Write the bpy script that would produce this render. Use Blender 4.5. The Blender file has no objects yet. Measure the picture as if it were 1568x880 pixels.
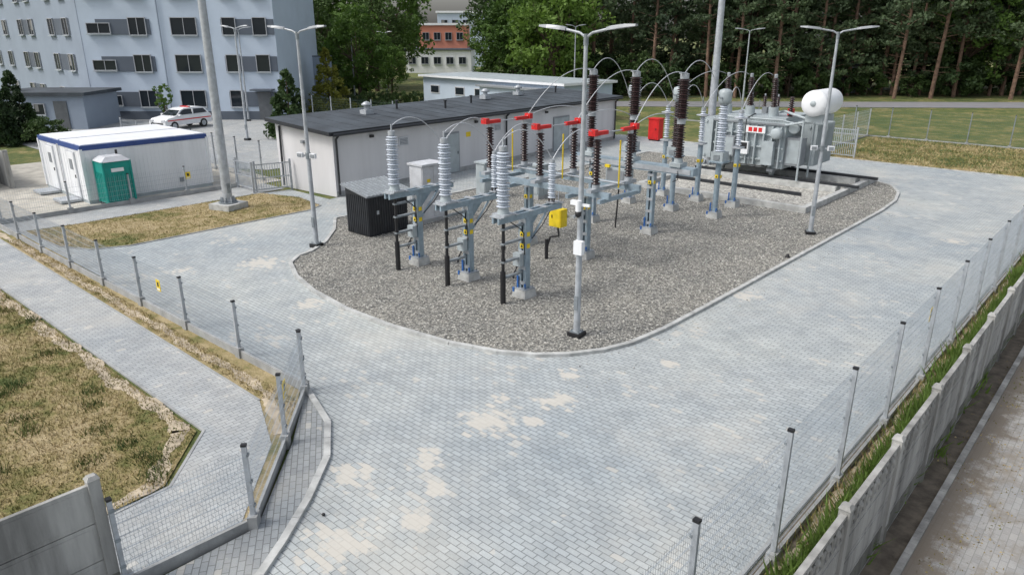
import bpy, math, random
import numpy as np
from mathutils import Vector, Matrix
from mathutils.geometry import tessellate_polygon
random.seed(7); rng=np.random.default_rng(7)
scene=bpy.context.scene
A=math.radians(42.2)
def W(lat,fwd,z=0.0):
    return Vector((.7408*lat-.6717*fwd,.6717*lat+.7408*fwd,z))

# ------------------------------------------------------------ materials
def newmat(name):
    m=bpy.data.materials.new(name); m.use_nodes=True
    nt=m.node_tree; b=nt.nodes['Principled BSDF']
    return m,nt,b
def N(nt,t,**kw):
    n=nt.nodes.new(t)
    for k,v in kw.items(): setattr(n,k,v)
    return n
def L(nt,a,b): nt.links.new(a,b)
def ramp(nt,fac,stops,interp='LINEAR'):
    r=N(nt,'ShaderNodeValToRGB'); r.color_ramp.interpolation=interp
    e=r.color_ramp.elements
    while len(e)<len(stops): e.new(0.5)
    for i,(p,c) in enumerate(stops):
        e[i].position=p; e[i].color=(*c,1) if len(c)==3 else c
    L(nt,fac,r.inputs[0]); return r.outputs[0]
def noise(nt,vec,scale,detail=4,rough=.55):
    n=N(nt,'ShaderNodeTexNoise'); n.inputs['Scale'].default_value=scale
    n.inputs['Detail'].default_value=detail; n.inputs['Roughness'].default_value=rough
    L(nt,vec,n.inputs['Vector']); return n.outputs['Fac']
def mixc(nt,fac,a,b,mode='MIX'):
    n=N(nt,'ShaderNodeMix',data_type='RGBA',blend_type=mode)
    for s,v in ((0,fac),(6,a),(7,b)):
        if isinstance(v,(int,float)): n.inputs[s].default_value=v
        elif isinstance(v,tuple): n.inputs[s].default_value=(*v,1)
        else: L(nt,v,n.inputs[s])
    return n.outputs[2]
def mth(nt,op,a,b=None,clamp=False):
    n=N(nt,'ShaderNodeMath',operation=op); n.use_clamp=clamp
    for i,v in enumerate((a,b)):
        if v is None: continue
        if isinstance(v,(int,float)): n.inputs[i].default_value=v
        else: L(nt,v,n.inputs[i])
    return n.outputs[0]
def bump(nt,b,h,strength=.3,dist=.02):
    n=N(nt,'ShaderNodeBump'); n.inputs['Strength'].default_value=strength
    n.inputs['Distance'].default_value=dist
    L(nt,h,n.inputs['Height']); L(nt,n.outputs[0],b.inputs['Normal'])
def pos(nt):
    return N(nt,'ShaderNodeNewGeometry').outputs['Position']
def simple(name,col,rough=.6,metal=0,var=.12,scale=3,bmp=0.0,streak=False):
    m,nt,b=newmat(name)
    p=pos(nt)
    if streak:
        mp=N(nt,'ShaderNodeMapping'); mp.inputs['Scale'].default_value=(1,1,.12); L(nt,p,mp.inputs[0]); p2=mp.outputs[0]
    else: p2=p
    f=noise(nt,p2,scale,6,.6)
    lo=tuple(max(0,c*(1-var*1.6)) for c in col); hi=tuple(min(1,c*(1+var)) for c in col)
    L(nt,ramp(nt,f,[(.3,lo),(.7,hi)]),b.inputs['Base Color'])
    b.inputs['Roughness'].default_value=rough; b.inputs['Metallic'].default_value=metal
    if bmp: bump(nt,b,noise(nt,p,scale*12,4),bmp,.01)
    return m

M={}
M['galv']=simple('galvanised_steel',(.42,.45,.48),.45,.2,.15,5)
M['galvd']=simple('galvanised_dark',(.24,.27,.29),.5,.2,.2,5)
M['wire']=simple('fence_wire',(.42,.47,.52),.5,.2,.1,2)
M['wireg']=simple('green_fence_wire',(.10,.15,.12),.5,0,.1,2)
M['cond']=simple('aluminium_conductor',(.55,.57,.60),.5,.2,.1,2)
M['steelb']=simple('blue_grey_steel',(.29,.37,.43),.5,.2,.15,6)
M['blue']=simple('blue_paint',(.03,.13,.40),.5)
M['black']=simple('black_rubber',(.015,.015,.017),.5)
M['blackm']=simple('black_sheet',(.022,.025,.030),.45,0,.2,4)
M['darkroof']=simple('dark_membrane_roof',(.055,.068,.082),.75,0,.3,.7,.1)
M['plaster']=simple('white_plaster',(.62,.62,.63),.85,0,.08,.8,.15,True)
M['concrete']=simple('concrete',(.34,.35,.35),.9,0,.18,2.5,.3)
M['concw']=simple('pale_concrete',(.46,.47,.46),.9,0,.22,3,.2)
M['concfence']=simple('weathered_concrete',(.34,.34,.325),.9,0,.38,2.2,.5,True)
M['concdark']=simple('stained_concrete',(.17,.17,.15),.95,0,.35,3,.5,True)
M['white']=simple('white_paint',(.78,.80,.82),.45,0,.05,1.5,0,True)
M['porc']=simple('grey_porcelain',(.52,.57,.64),.25,0,.05,6)
M['brown']=simple('brown_porcelain',(.035,.018,.018),.2,0,.2,6)
M['tgrey']=simple('transformer_paint',(.38,.43,.45),.45,0,.12,2)
M['tgreyd']=simple('grey_cabinet',(.24,.26,.28),.5,0,.1,2)
M['red']=simple('red_paint',(.62,.02,.02),.45)
M['yellow']=simple('yellow_paint',(.78,.58,.02),.5)
M['teal']=simple('teal_plastic',(.0,.26,.22),.45,0,.1)
M['cblue']=simple('container_blue',(.03,.07,.24),.5)
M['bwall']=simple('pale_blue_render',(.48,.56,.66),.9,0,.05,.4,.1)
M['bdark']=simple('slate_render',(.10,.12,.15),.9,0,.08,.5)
M['bside']=simple('shade_and_grey_render',(.26,.31,.38),.9,0,.06,.4)  # block wall colour darkened for its shaded side; plain grey on other parts
M['pink']=simple('salmon_render',(.55,.22,.15),.9,0,.06,.3)
M['frame']=simple('window_frame',(.55,.57,.60),.5)
M['wframe']=simple('pvc_frame',(.42,.44,.47),.5)
M['blind']=simple('window_blind',(.22,.22,.21),.8)
M['framed']=simple('dark_door',(.10,.11,.12),.5)
M['bark']=simple('bark',(.10,.07,.05),.9,0,.3,4,.5)
M['pbark']=simple('pine_bark',(.19,.12,.085),.9,0,.35,3,.5)
M['tyre']=simple('tyre',(.02,.02,.02),.8)
M['lamp']=simple('lamp_head',(.30,.32,.34),.4,.1)
m,nt,b=newmat('window_glass'); b.inputs['Base Color'].default_value=(.02,.026,.032,1); b.inputs['Roughness'].default_value=.08; M['glass']=m

def leafmat(name,lo,hi,tr=.25,world=False):
    m,nt,b=newmat(name)
    oi=N(nt,'ShaderNodeObjectInfo'); tc=N(nt,'ShaderNodeTexCoord')
    f=noise(nt,tc.outputs['Object'],2.5 if world else .9,5,.7)
    f=mth(nt,'ADD',f,mth(nt,'MULTIPLY',mth(nt,'SUBTRACT',oi.outputs['Random'],.5),.3))
    c=ramp(nt,f,[(.3,lo),(.68,hi)])
    L(nt,c,b.inputs['Base Color']); b.inputs['Roughness'].default_value=.7
    t=N(nt,'ShaderNodeBsdfTranslucent'); L(nt,c,t.inputs['Color'])
    mx=N(nt,'ShaderNodeMixShader'); mx.inputs[0].default_value=tr
    L(nt,b.outputs[0],mx.inputs[1]); L(nt,t.outputs[0],mx.inputs[2])
    L(nt,mx.outputs[0],nt.nodes['Material Output'].inputs['Surface'])
    return m
M['pineleaf']=leafmat('pine_needles',(.038,.066,.034),(.10,.15,.065),.3)
M['leaf']=leafmat('green_leaves',(.035,.08,.014),(.11,.20,.035),.35)
M['leafl']=leafmat('fresh_leaves',(.05,.11,.015),(.15,.25,.04),.35)
M['leafy']=leafmat('yellow_green_leaves',(.09,.11,.01),(.28,.28,.04),.3)
M['leafd']=leafmat('dark_green_leaves',(.025,.055,.014),(.075,.13,.03),.25)  # deeper green foliage for some trees and the bushes
M['thuja']=leafmat('dark_conifer_leaves',(.015,.035,.012),(.04,.08,.02))
M['weed']=leafmat('weed_blades',(.05,.10,.015),(.15,.24,.045),.3,True)

def grassmat(name,green_bias=0.0,blade=False):
    m,nt,b=newmat(name)
    p=pos(nt)
    big=noise(nt,p,.4,4,.6); mid=noise(nt,p,2.1,6,.75); fine=noise(nt,p,30,5,.75)
    f=mth(nt,'ADD',mth(nt,'MULTIPLY',big,.5),mth(nt,'MULTIPLY',mid,.5))
    f=mth(nt,'ADD',f,green_bias)
    c=ramp(nt,f,[(.40,(.47,.38,.22)),(.47,(.36,.29,.14)),(.53,(.22,.20,.07)),(.60,(.115,.14,.035)),(.70,(.06,.10,.024))])
    v=ramp(nt,fine,[(.25,(.5,.5,.5)),(.75,(1.35,1.35,1.35))])
    c=mixc(nt,1.0,c,v,'MULTIPLY')
    L(nt,c,b.inputs['Base Color']); b.inputs['Roughness'].default_value=.9
    if not blade: bump(nt,b,fine,.8,.05)
    return m
M['dryg']=grassmat('dry_grass',-.03); M['dryb']=grassmat('dry_grass_blades',-.015,True)
M['greeng']=grassmat('green_grass',.10); M['greenb']=grassmat('green_grass_blades',.14,True)
M['sand']=simple('sandy_soil',(.46,.39,.29),.95,0,.3,3,.5)
M['sandlot']=simple('pale_sand',(.45,.43,.38),.95,0,.2,1.5,.4)
M['soil']=simple('dark_soil',(.13,.11,.085),.95,0,.35,4,.5)

def pavermat(name,base,blobs=(),rot=0.0,stain=.5,bw=.2,rh=.1,mort=.007,tint=(.56,.53,.47),jd=.5,dirt=None,edge=None):
    m,nt,b=newmat(name)
    p=pos(nt)
    mp=N(nt,'ShaderNodeMapping'); mp.inputs['Rotation'].default_value=(0,0,rot); L(nt,p,mp.inputs[0]); v=mp.outputs[0]
    br=N(nt,'ShaderNodeTexBrick'); br.inputs['Scale'].default_value=1
    br.inputs['Brick Width'].default_value=bw; br.inputs['Row Height'].default_value=rh
    br.inputs['Mortar Size'].default_value=mort; br.inputs['Mortar Smooth'].default_value=.3
    br.inputs['Color1'].default_value=(*[c*.91 for c in base],1)
    br.inputs['Color2'].default_value=(*[min(1,c*1.09) for c in base],1)
    br.inputs['Mortar'].default_value=(*[c*jd for c in base],1)
    L(nt,v,br.inputs['Vector'])
    big=noise(nt,v,.16,6,.6); mid=noise(nt,v,1.1,7,.7); fine=noise(nt,v,60,3,.6)
    c=mixc(nt,1.0,br.outputs['Color'],ramp(nt,big,[(.3,(.80,.85,.90)),(.5,(1,1,1)),(.7,(1.13,1.11,1.06))]),'MULTIPLY')
    c=mixc(nt,1.0,c,ramp(nt,mid,[(.3,(.84,.855,.87)),(.7,(1.14,1.13,1.11))]),'MULTIPLY')
    c=mixc(nt,1.0,c,ramp(nt,fine,[(.3,(.88,.88,.88)),(.7,(1.1,1.1,1.1))]),'MULTIPLY')
    sn=N(nt,'ShaderNodeVectorMath',operation='SNAP'); L(nt,v,sn.inputs[0]); sn.inputs[1].default_value=(bw,rh,50)
    wn=N(nt,'ShaderNodeTexWhiteNoise'); L(nt,sn.outputs[0],wn.inputs['Vector'])
    cell=wn.outputs['Value']
    patch=noise(nt,v,.55,5,.65)
    thr=ramp(nt,patch,[(.50,(0,0,0)),(.80,(1,1,1))])
    sp=mth(nt,'GREATER_THAN',mth(nt,'ADD',cell,mth(nt,'MULTIPLY',thr,stain)),1.0)
    mask=mth(nt,'MULTIPLY',sp,.6)
    wob=mth(nt,'MULTIPLY',mth(nt,'SUBTRACT',noise(nt,v,3.2,6,.75),.5),2.6)
    wob=mth(nt,'ADD',wob,mth(nt,'MULTIPLY',mth(nt,'SUBTRACT',cell,.5),1.2))
    for (bx,by,r) in blobs:
        d=N(nt,'ShaderNodeVectorMath',operation='DISTANCE'); L(nt,p,d.inputs[0]); d.inputs[1].default_value=(bx,by,0)
        e=mth(nt,'ADD',mth(nt,'DIVIDE',d.outputs['Value'],r),wob)
        k=mth(nt,'SUBTRACT',1.0,e); k=mth(nt,'MULTIPLY',k,3.0,True)
        mask=mth(nt,'MAXIMUM',mask,k)
    mask=mth(nt,'MULTIPLY',mask,.75)
    c=mixc(nt,mask,c,tint)
    veil=ramp(nt,noise(nt,v,.33,6,.7),[(.52,(0,0,0)),(.72,(.38,.38,.38))])
    c=mixc(nt,veil,c,tint)
    if dirt:
        df=ramp(nt,noise(nt,v,1.7,7,.75),[(.50,(0,0,0)),(.64,(.7,.7,.7))]); c=mixc(nt,df,c,dirt)
    if edge:
        # litter gathered along the gutter at x=edge
        sx=N(nt,'ShaderNodeSeparateXYZ'); L(nt,p,sx.inputs[0])
        t=mth(nt,'SUBTRACT',sx.outputs['X'],edge)
        t=mth(nt,'ADD',mth(nt,'DIVIDE',t,.75),mth(nt,'MULTIPLY',mth(nt,'SUBTRACT',noise(nt,p,2.6,7,.8),.5),3.2))
        k=mth(nt,'MULTIPLY',mth(nt,'SUBTRACT',.75,t),2.2,True); k=mth(nt,'MULTIPLY',k,.85)
        c=mixc(nt,k,c,(.15,.125,.095))
    L(nt,c,b.inputs['Base Color']); b.inputs['Roughness'].default_value=.85
    bump(nt,b,br.outputs['Fac'],-.4,.01)
    return m
blobs=[(-8.1,10.2,.34),(-8.5,8.7,.5),(-7.7,4.7,.5),(-8.4,7.1,.3),(-8.9,9.6,.2),(-7.7,6.6,.2),(-7.95,18.6,.35),(-20.9,11.0,.6),(-16.5,10.0,.35),(-7.3,13.3,.2),(-9.0,5.9,.3),(-5,29,.35),(-22,9,.3),(-7.2,5.8,.2),(-8.6,11.3,.25),(-7.9,9.3,.2)]
M['paver']=pavermat('paver_blocks',(.385,.415,.425),blobs,0,.40,.22,.11,.009)
M['walk']=pavermat('walkway_pavers',(.38,.395,.40),(),math.pi/2,.25,.2,.1,.007)
M['verge']=pavermat('dark_pavers',(.30,.315,.32),(),.6,.2,.2,.1,.008)
M['road']=pavermat('road_pavers',(.33,.325,.315),(),math.pi/2,.20,.2,.1,.006,(.38,.35,.30),.7,(.22,.19,.15),-1.45)
M['asphalt']=simple('street_asphalt',(.22,.22,.23),.9,0,.1,1)
m,nt,b=newmat('gravel'); p=pos(nt)
vo=N(nt,'ShaderNodeTexVoronoi'); vo.inputs['Scale'].default_value=20; L(nt,p,vo.inputs['Vector'])
sep=N(nt,'ShaderNodeSeparateColor'); L(nt,vo.outputs['Color'],sep.inputs[0])
c=ramp(nt,sep.outputs[0],[(0,(.15,.15,.145)),(.3,(.29,.29,.27)),(.7,(.39,.38,.34)),(1,(.62,.61,.57))])
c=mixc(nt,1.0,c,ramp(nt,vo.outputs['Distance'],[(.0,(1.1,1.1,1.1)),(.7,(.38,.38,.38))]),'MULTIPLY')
c=mixc(nt,1.0,c,ramp(nt,noise(nt,p,.6,6,.65),[(.3,(.82,.83,.84)),(.7,(1.15,1.13,1.09))]),'MULTIPLY')
L(nt,c,b.inputs['Base Color']); b.inputs['Roughness'].default_value=.85
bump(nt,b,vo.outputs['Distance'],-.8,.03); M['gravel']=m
def stonemat():
    m,nt,b=newmat('gravel_stone')
    vo=N(nt,'ShaderNodeTexVoronoi'); vo.inputs['Scale'].default_value=15; L(nt,pos(nt),vo.inputs['Vector'])
    sep=N(nt,'ShaderNodeSeparateColor'); L(nt,vo.outputs['Color'],sep.inputs[0])
    L(nt,ramp(nt,sep.outputs[0],[(0,(.18,.18,.17)),(.5,(.35,.34,.31)),(1,(.62,.61,.56))]),b.inputs['Base Color'])
    b.inputs['Roughness'].default_value=.85; return m
M['stone']=stonemat()

# ------------------------------------------------------------ mesh builder
class MB:
    def __init__(s): s.v=[]; s.f=[]; s.m=[]; s.mats=[]; s.sm=[]
    def mi(s,k):
        if k not in s.mats: s.mats.append(k)
        return s.mats.index(k)
    def add(s,vs,fs,k,sm=False):
        o=len(s.v); s.v+= [tuple(v) for v in vs]; i=s.mi(k)
        for f in fs: s.f.append(tuple(o+a for a in f)); s.m.append(i); s.sm.append(sm)
    def box(s,c,d,k,rz=0.0,tz=1.0):
        x,y,z=d[0]/2,d[1]/2,d[2]/2; cs,sn=math.cos(rz),math.sin(rz)
        vs=[]
        for dz in (-z,z):
            t=tz if dz>0 else 1
            for a,bb in ((-x,-y),(x,-y),(x,y),(-x,y)):
                a*=t; bb*=t
                vs.append((c[0]+a*cs-bb*sn,c[1]+a*sn+bb*cs,c[2]+dz))
        s.add(vs,[(3,2,1,0),(4,5,6,7),(0,1,5,4),(1,2,6,5),(2,3,7,6),(3,0,4,7)],k)
    def b2(s,x0,x1,y0,y1,z0,z1,k): s.box(((x0+x1)/2,(y0+y1)/2,(z0+z1)/2),(x1-x0,y1-y0,z1-z0),k)
    def cyl(s,p,q,r0,r1,k,n=12,caps=True):
        p=Vector(p); q=Vector(q); d=(q-p)
        if d.length<1e-6: return
        d.normalize(); u=d.orthogonal().normalized(); w=d.cross(u)
        vs=[]
        for (c,r) in ((p,r0),(q,r1)):
            for i in range(n):
                a=2*math.pi*i/n; vs.append(c+u*(r*math.cos(a))+w*(r*math.sin(a)))
        s.add(vs,[(i,(i+1)%n,n+(i+1)%n,n+i) for i in range(n)],k,n>6)
        if caps: s.add(vs,[tuple(range(n))[::-1],tuple(range(n,2*n))],k)
    def lathe(s,o,prof,k,n=16,axis=None):
        o=Vector(o); ax=Vector(axis or (0,0,1)).normalized(); u=ax.orthogonal().normalized(); w=ax.cross(u)
        vs=[]
        for (r,h) in prof:
            for i in range(n):
                a=2*math.pi*i/n; vs.append(o+ax*h+u*(r*math.cos(a))+w*(r*math.sin(a)))
        fs=[]
        for j in range(len(prof)-1):
            for i in range(n):
                fs.append((j*n+i,j*n+(i+1)%n,(j+1)*n+(i+1)%n,(j+1)*n+i))
        fs.append(tuple(range(n))[::-1]); fs.append(tuple(range((len(prof)-1)*n,len(prof)*n)))
        s.add(vs,fs,k,True)
    def ins(s,o,h,r0,r1,k,sheds=12,axis=None,n=16):
        pr=[]; st=h/sheds
        for i in range(sheds):
            z=i*st; rr=r1*(.86 if i%2 else 1)
            pr+=[(r0,z+.05*st),(rr,z+.35*st),(rr*.97,z+.45*st),(r0,z+.8*st)]
        s.lathe(o,pr,k,n,axis)
    def tube(s,pts,r,k,n=6):
        for a,b in zip(pts[:-1],pts[1:]): s.cyl(a,b,r,r,k,n,False)
    def arc(s,p,q,rise,r,k,n=14):
        p=Vector(p); q=Vector(q)
        s.tube([p.lerp(q,t/n)+Vector((0,0,rise*4*(t/n)*(1-t/n))) for t in range(n+1)],r,k)
    def prism(s,pts,z0,z1,k,ktop=None):
        n=len(pts); vs=[(x,y,z0) for x,y in pts]+[(x,y,z1) for x,y in pts]
        s.add(vs,[(i,(i+1)%n,n+(i+1)%n,n+i) for i in range(n)],k)
        tri=tessellate_polygon([[Vector((x,y,0)) for x,y in pts]])
        s.add([(x,y,z1) for x,y in pts],[tuple(t) for t in tri],ktop or k)
    def make(s,name,loc=(0,0,0),rz=0.0,bev=0.0):
        me=bpy.data.meshes.new(name); me.from_pydata(s.v,[],s.f); 
        for k in s.mats: me.materials.append(M[k])
        me.polygons.foreach_set('material_index',s.m); me.polygons.foreach_set('use_smooth',s.sm)
        me.update()
        o=bpy.data.objects.new(name,me); scene.collection.objects.link(o)
        o.location=loc; o.rotation_euler=(0,0,rz)
        return o
def sheet(name,pts,z,k):
    me=bpy.data.meshes.new(name)
    tri=tessellate_polygon([[Vector((x,y,0)) for x,y in pts]])
    fs=[]
    for t in tri:
        a,b,c=[Vector(pts[i]) for i in t]
        fs.append(tuple(t) if (b-a).cross(c-a)>0 else tuple(t)[::-1])
    me.from_pydata([(x,y,z) for x,y in pts],[],fs); me.materials.append(M[k]); me.update()
    o=bpy.data.objects.new(name,me); scene.collection.objects.link(o); return o
def rect(x0,x1,y0,y1): return [(x0,y0),(x1,y0),(x1,y1),(x0,y1)]
def ragged(name,pts,w,z,k,step=.06):
    P=[Vector(p) for p in pts]; l=[];r=[]; s=0.0
    def wob(s,ph): return .5+.22*math.sin(s*1.7+ph)+.18*math.sin(s*4.3+ph*2.1)+.12*math.sin(s*9.1+ph*3.7)+random.uniform(-.09,.09)
    for a,b in zip(P[:-1],P[1:]):
        d=b-a; n=max(1,int(d.length/step)); u=d.normalized(); nr=Vector((-u.y,u.x))
        for i in range(n):
            c=a+d*(i/n); s+=d.length/n; l.append(c+nr*(w*wob(s,1.0))); r.append(c-nr*(w*wob(s,4.2)))
    mb=MB(); n=len(l); vs=[(p.x,p.y,z) for p in l]+[(p.x,p.y,z) for p in r]
    mb.add(vs,[(i,n+i,n+i+1,i+1) for i in range(n-1)],k); return mb.make(name)
def inpoly(x,y,P):
    c=np.zeros(x.shape,bool); n=len(P)
    for i in range(n):
        x1,y1=P[i]; x2,y2=P[(i+1)%n]
        if y1==y2: continue
        k=((y1>y)!=(y2>y))&(x<(x2-x1)*(y-y1)/(y2-y1)+x1); c^=k
    return c
def kerb(name,pts,w,h,k,closed=False,step=1.0,z0=-.05):
    mb=MB(); P=[Vector((a,b)) for a,b in pts]
    if closed: P.append(P[0])
    for a,b in zip(P[:-1],P[1:]):
        d=(b-a); Ln=d.length; n=max(1,round(Ln/step)); ang=math.atan2(d.y,d.x)
        for i in range(n):
            c=a+d*((i+.5)/n)
            mb.box((c.x,c.y,(z0+h)/2+random.uniform(-.003,.003)),(Ln/n-.008+ (.02 if n==1 else 0),w,h-z0),k,ang)
    return mb.make(name)

# ------------------------------------------------------------ ground
sheet('ground',rect(-700,700,-300,900),-.02,'greeng')
sheet('paved_yard',[(-31,6.95),(-12.4,7.15),(-10.7,6.6),(-9.7,5.9),(-8.9,5.0),(-8.3,4.2),(-7.9,3.6),(-7.65,2.5),(-7.6,-8),(-3.02,-8),(-3.02,44.6),(-30.5,44.6),(-27.3,18),(-30.5,18),(-30.9,16)],.008,'paver')
sheet('walkway',[(-45,4.6),(-24.4,4.7),(-12.2,4.9),(-10.9,3.7),(-10.8,2.6),(-10.8,-5),(-9.2,-5),(-9.15,4.0),(-10.85,5.5),(-12.5,6.2),(-45,6.2)],.014,'walk')
sheet('grass_strip',[(-45,6.2),(-12.5,6.2),(-10.85,5.5),(-9.1,3.9),(-9.0,4.0),(-10.7,5.8),(-12.3,7.0),(-45,7.0)],.004,'dryg')
ragged('sand_strip',[(-44,6.42),(-12.6,6.5),(-11,5.75)],.2,.012,'sand')
sheet('paved_verge',[(-12.2,7.1),(-10.7,6.6),(-9.7,5.9),(-8.9,5.0),(-8.3,4.2),(-7.9,3.6),(-7.65,2.5),(-7.6,-5),(-8.9,-5),(-8.85,4.1),(-10.55,5.75)],.05,'verge')
field=[(-45,4.5),(-24.4,4.6),(-12.3,4.8),(-11.0,3.65),(-10.9,2.6),(-10.9,-12),(-45,-12)]
sheet('dry_field',field,.004,'dryg')
ragged('sand_edge',[(-40,4.42),(-24.4,4.47),(-12.5,4.65),(-11.2,3.55),(-11.08,2.6),(-11.08,-4)],.26,.009,'sand')
kerb('kerb',[(-12.2,7.1),(-10.7,6.6),(-9.7,5.9),(-8.9,5.0),(-8.3,4.2),(-7.9,3.6),(-7.65,2.5),(-7.6,-5)],.12,.07,'concw',step=.5)
kerb('kerb',[(-45,4.6),(-24.4,4.7),(-12.2,4.9),(-10.9,3.7),(-10.8,2.6),(-10.8,-5)],.05,.022,'concrete')
kerb('kerb',[(-45,6.2),(-12.5,6.2)],.05,.03,'concrete')
isl=[(-20.1,11.6),(-18.8,11.0),(-17.25,10.6),(-15.4,10.38),(-13.6,10.42),(-11.7,10.7),(-10.5,11.1),(-9.74,11.55),(-9.2,12.1),(-8.76,12.8),(-8.5,13.6),(-8.38,14.8),(-8.35,17),(-8.35,21),(-8.35,25),(-8.35,29),(-8.35,32),(-8.5,34.5),(-8.9,36.4),(-9.6,37.9),(-11,38.9),(-13,39.2),(-24,39.2),(-24,16),(-22.6,15),(-21.4,13.8),(-20.75,12.8),(-20.6,12.2)]
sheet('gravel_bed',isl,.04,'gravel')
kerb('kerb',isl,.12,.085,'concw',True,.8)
def scatter_stones(n,P,x0,x1,y0,y1,z,name,smin,smax):
    x=rng.uniform(x0,x1,n); y=rng.uniform(y0,y1,n); k=inpoly(x,y,P); x=x[k]; y=y[k]; n=len(x)
    base=np.array([(1,0,0),(0,1,0),(-1,0,0),(0,-1,0),(0,0,1),(0,0,-1)],float)
    s=rng.uniform(smin,smax,(n,1,1)); v=base[None]*s*rng.uniform(.6,1.2,(n,6,1))
    a=rng.uniform(0,6.28,n); ca,sa=np.cos(a),np.sin(a)
    vx=v[:,:,0]*ca[:,None]-v[:,:,1]*sa[:,None]+x[:,None]; vy=v[:,:,0]*sa[:,None]+v[:,:,1]*ca[:,None]+y[:,None]
    vz=v[:,:,2]*.7+z
    V=np.stack([vx,vy,vz],-1).reshape(-1,3)
    F=np.array([(0,1,4),(1,2,4),(2,3,4),(3,0,4),(1,0,5),(2,1,5),(3,2,5),(0,3,5)])
    FF=(F[None]+(np.arange(n)*6)[:,None,None]).reshape(-1,3)
    me=bpy.data.meshes.new(name); me.from_pydata(V.tolist(),[],FF.tolist()); me.materials.append(M['stone'])
    o=bpy.data.objects.new(name,me); scene.collection.objects.link(o)
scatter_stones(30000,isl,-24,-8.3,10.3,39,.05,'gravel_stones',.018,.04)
scatter_stones(260,rect(-9.5,-7.6,11,36),-9.5,-7.6,11,36,.02,'loose_stones',.012,.03)
gp=[(-31,7.1),(-30.75,8.8),(-30.7,16.6),(-28.6,17.3),(-26.5,17.0),(-26.1,16.2),(-26.1,9),(-26.6,7.9),(-27.8,7.3)]
sheet('grass_patch',gp,.03,'dryg'); kerb('kerb',gp,.06,.04,'concrete',True)
sheet('concrete_path',rect(-32.8,-30.85,6.6,17.9),.016,'walk'); 
sheet('sandy_lot',rect(-48,-32.8,5.5,19),.006,'sandlot')
sheet('parking_lot',[(-75,14),(-48,14),(-36,20),(-36,36),(-52,38),(-72,36)],.005,'walk')
sheet('right_road',rect(-1.45,9,-10,70),.0,'road')
sheet('soil_strip',rect(-3.0,-1.46,-10,56),.002,'soil')
ragged('sand_strip',[(-2.72,0),(-2.72,50)],.16,.006,'sand')
kerb('kerb',[(-1.5,-5),(-1.5,60)],.1,.04,'concfence')
kerb('kerb',[(-3.06,-8),(-3.06,44.6)],.06,.03,'concrete')
sheet('lawn_far',[(-16,44.7),(-3,44.7),(-3,56.5),(-18,56.5)],.003,'greeng')
ragged('dry_verge',[(-15,45.3),(-3.2,45.3)],.9,.006,'dryg')
kerb('kerb',[(-30,44.65),(-3,44.65)],.1,.06,'concw')
sheet('street',[tuple(W(5,75)[:2]),tuple(W(120,70)[:2]),tuple(W(120,77)[:2]),tuple(W(5,81)[:2])],.01,'asphalt')

def blades(name,P,n,hmin,hmax,k,bb,w=.012,z=0.02,clump=None):
    x0,x1,y0,y1=bb
    if clump:
        cx=rng.uniform(x0,x1,clump); cy=rng.uniform(y0,y1,clump); i=rng.integers(0,clump,n)
        x=cx[i]+rng.normal(0,.13,n); y=cy[i]+rng.normal(0,.13,n)
    else: x=rng.uniform(x0,x1,n); y=rng.uniform(y0,y1,n)
    if P: kk=inpoly(x,y,P); x=x[kk]; y=y[kk]
    n=len(x); h=rng.uniform(hmin,hmax,n); a=rng.uniform(0,6.28,n); ln=rng.uniform(.1,.9,n)*h
    dx,dy=np.cos(a),np.sin(a); b=rng.uniform(0,6.28,n)
    V=np.stack([np.stack([x-dx*w,y-dy*w,np.full(n,z)],-1),np.stack([x+dx*w,y+dy*w,np.full(n,z)],-1),
                np.stack([x+np.cos(b)*ln,y+np.sin(b)*ln,z+h],-1)],1).reshape(-1,3)
    F=np.arange(3*n).reshape(-1,3)
    me=bpy.data.meshes.new(name); me.from_pydata(V.tolist(),[],F.tolist()); me.materials.append(M[k])
    o=bpy.data.objects.new(name,me); scene.collection.objects.link(o)
blades('field_grass',field,60000,.02,.08,'dryb',(-26,-10.8,-2,4.8),.012,.0)
blades('field_grass',field,9000,.04,.14,'greenb',(-26,-10.8,-2,4.8),.012,.0,90)
blades('patch_grass',gp,14000,.03,.08,'dryb',(-31,-26,7,17.3),.015,.02)
blades('strip_grass',None,5000,.02,.08,'dryb',(-30,-11.5,6.3,6.7),.012,0)
blades('verge_grass',None,60000,.08,.40,'weed',(-2.58,-1.98,2,48),.016,0)
blades('verge_grass',None,9000,.10,.5,'weed',(-2.5,-2.05,2,40),.03,0,90)
blades('verge_grass',None,5000,.05,.22,'dryb',(-2.85,-2.4,3,45),.014,0)
blades('roadside_debris',None,3500,.005,.03,'dryb',(-1.6,-.5,3,40),.02,0,260)
blades('lawn_grass',None,12000,.04,.15,'dryb',(-15.8,-3.1,44.8,56),.03,0)

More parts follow.
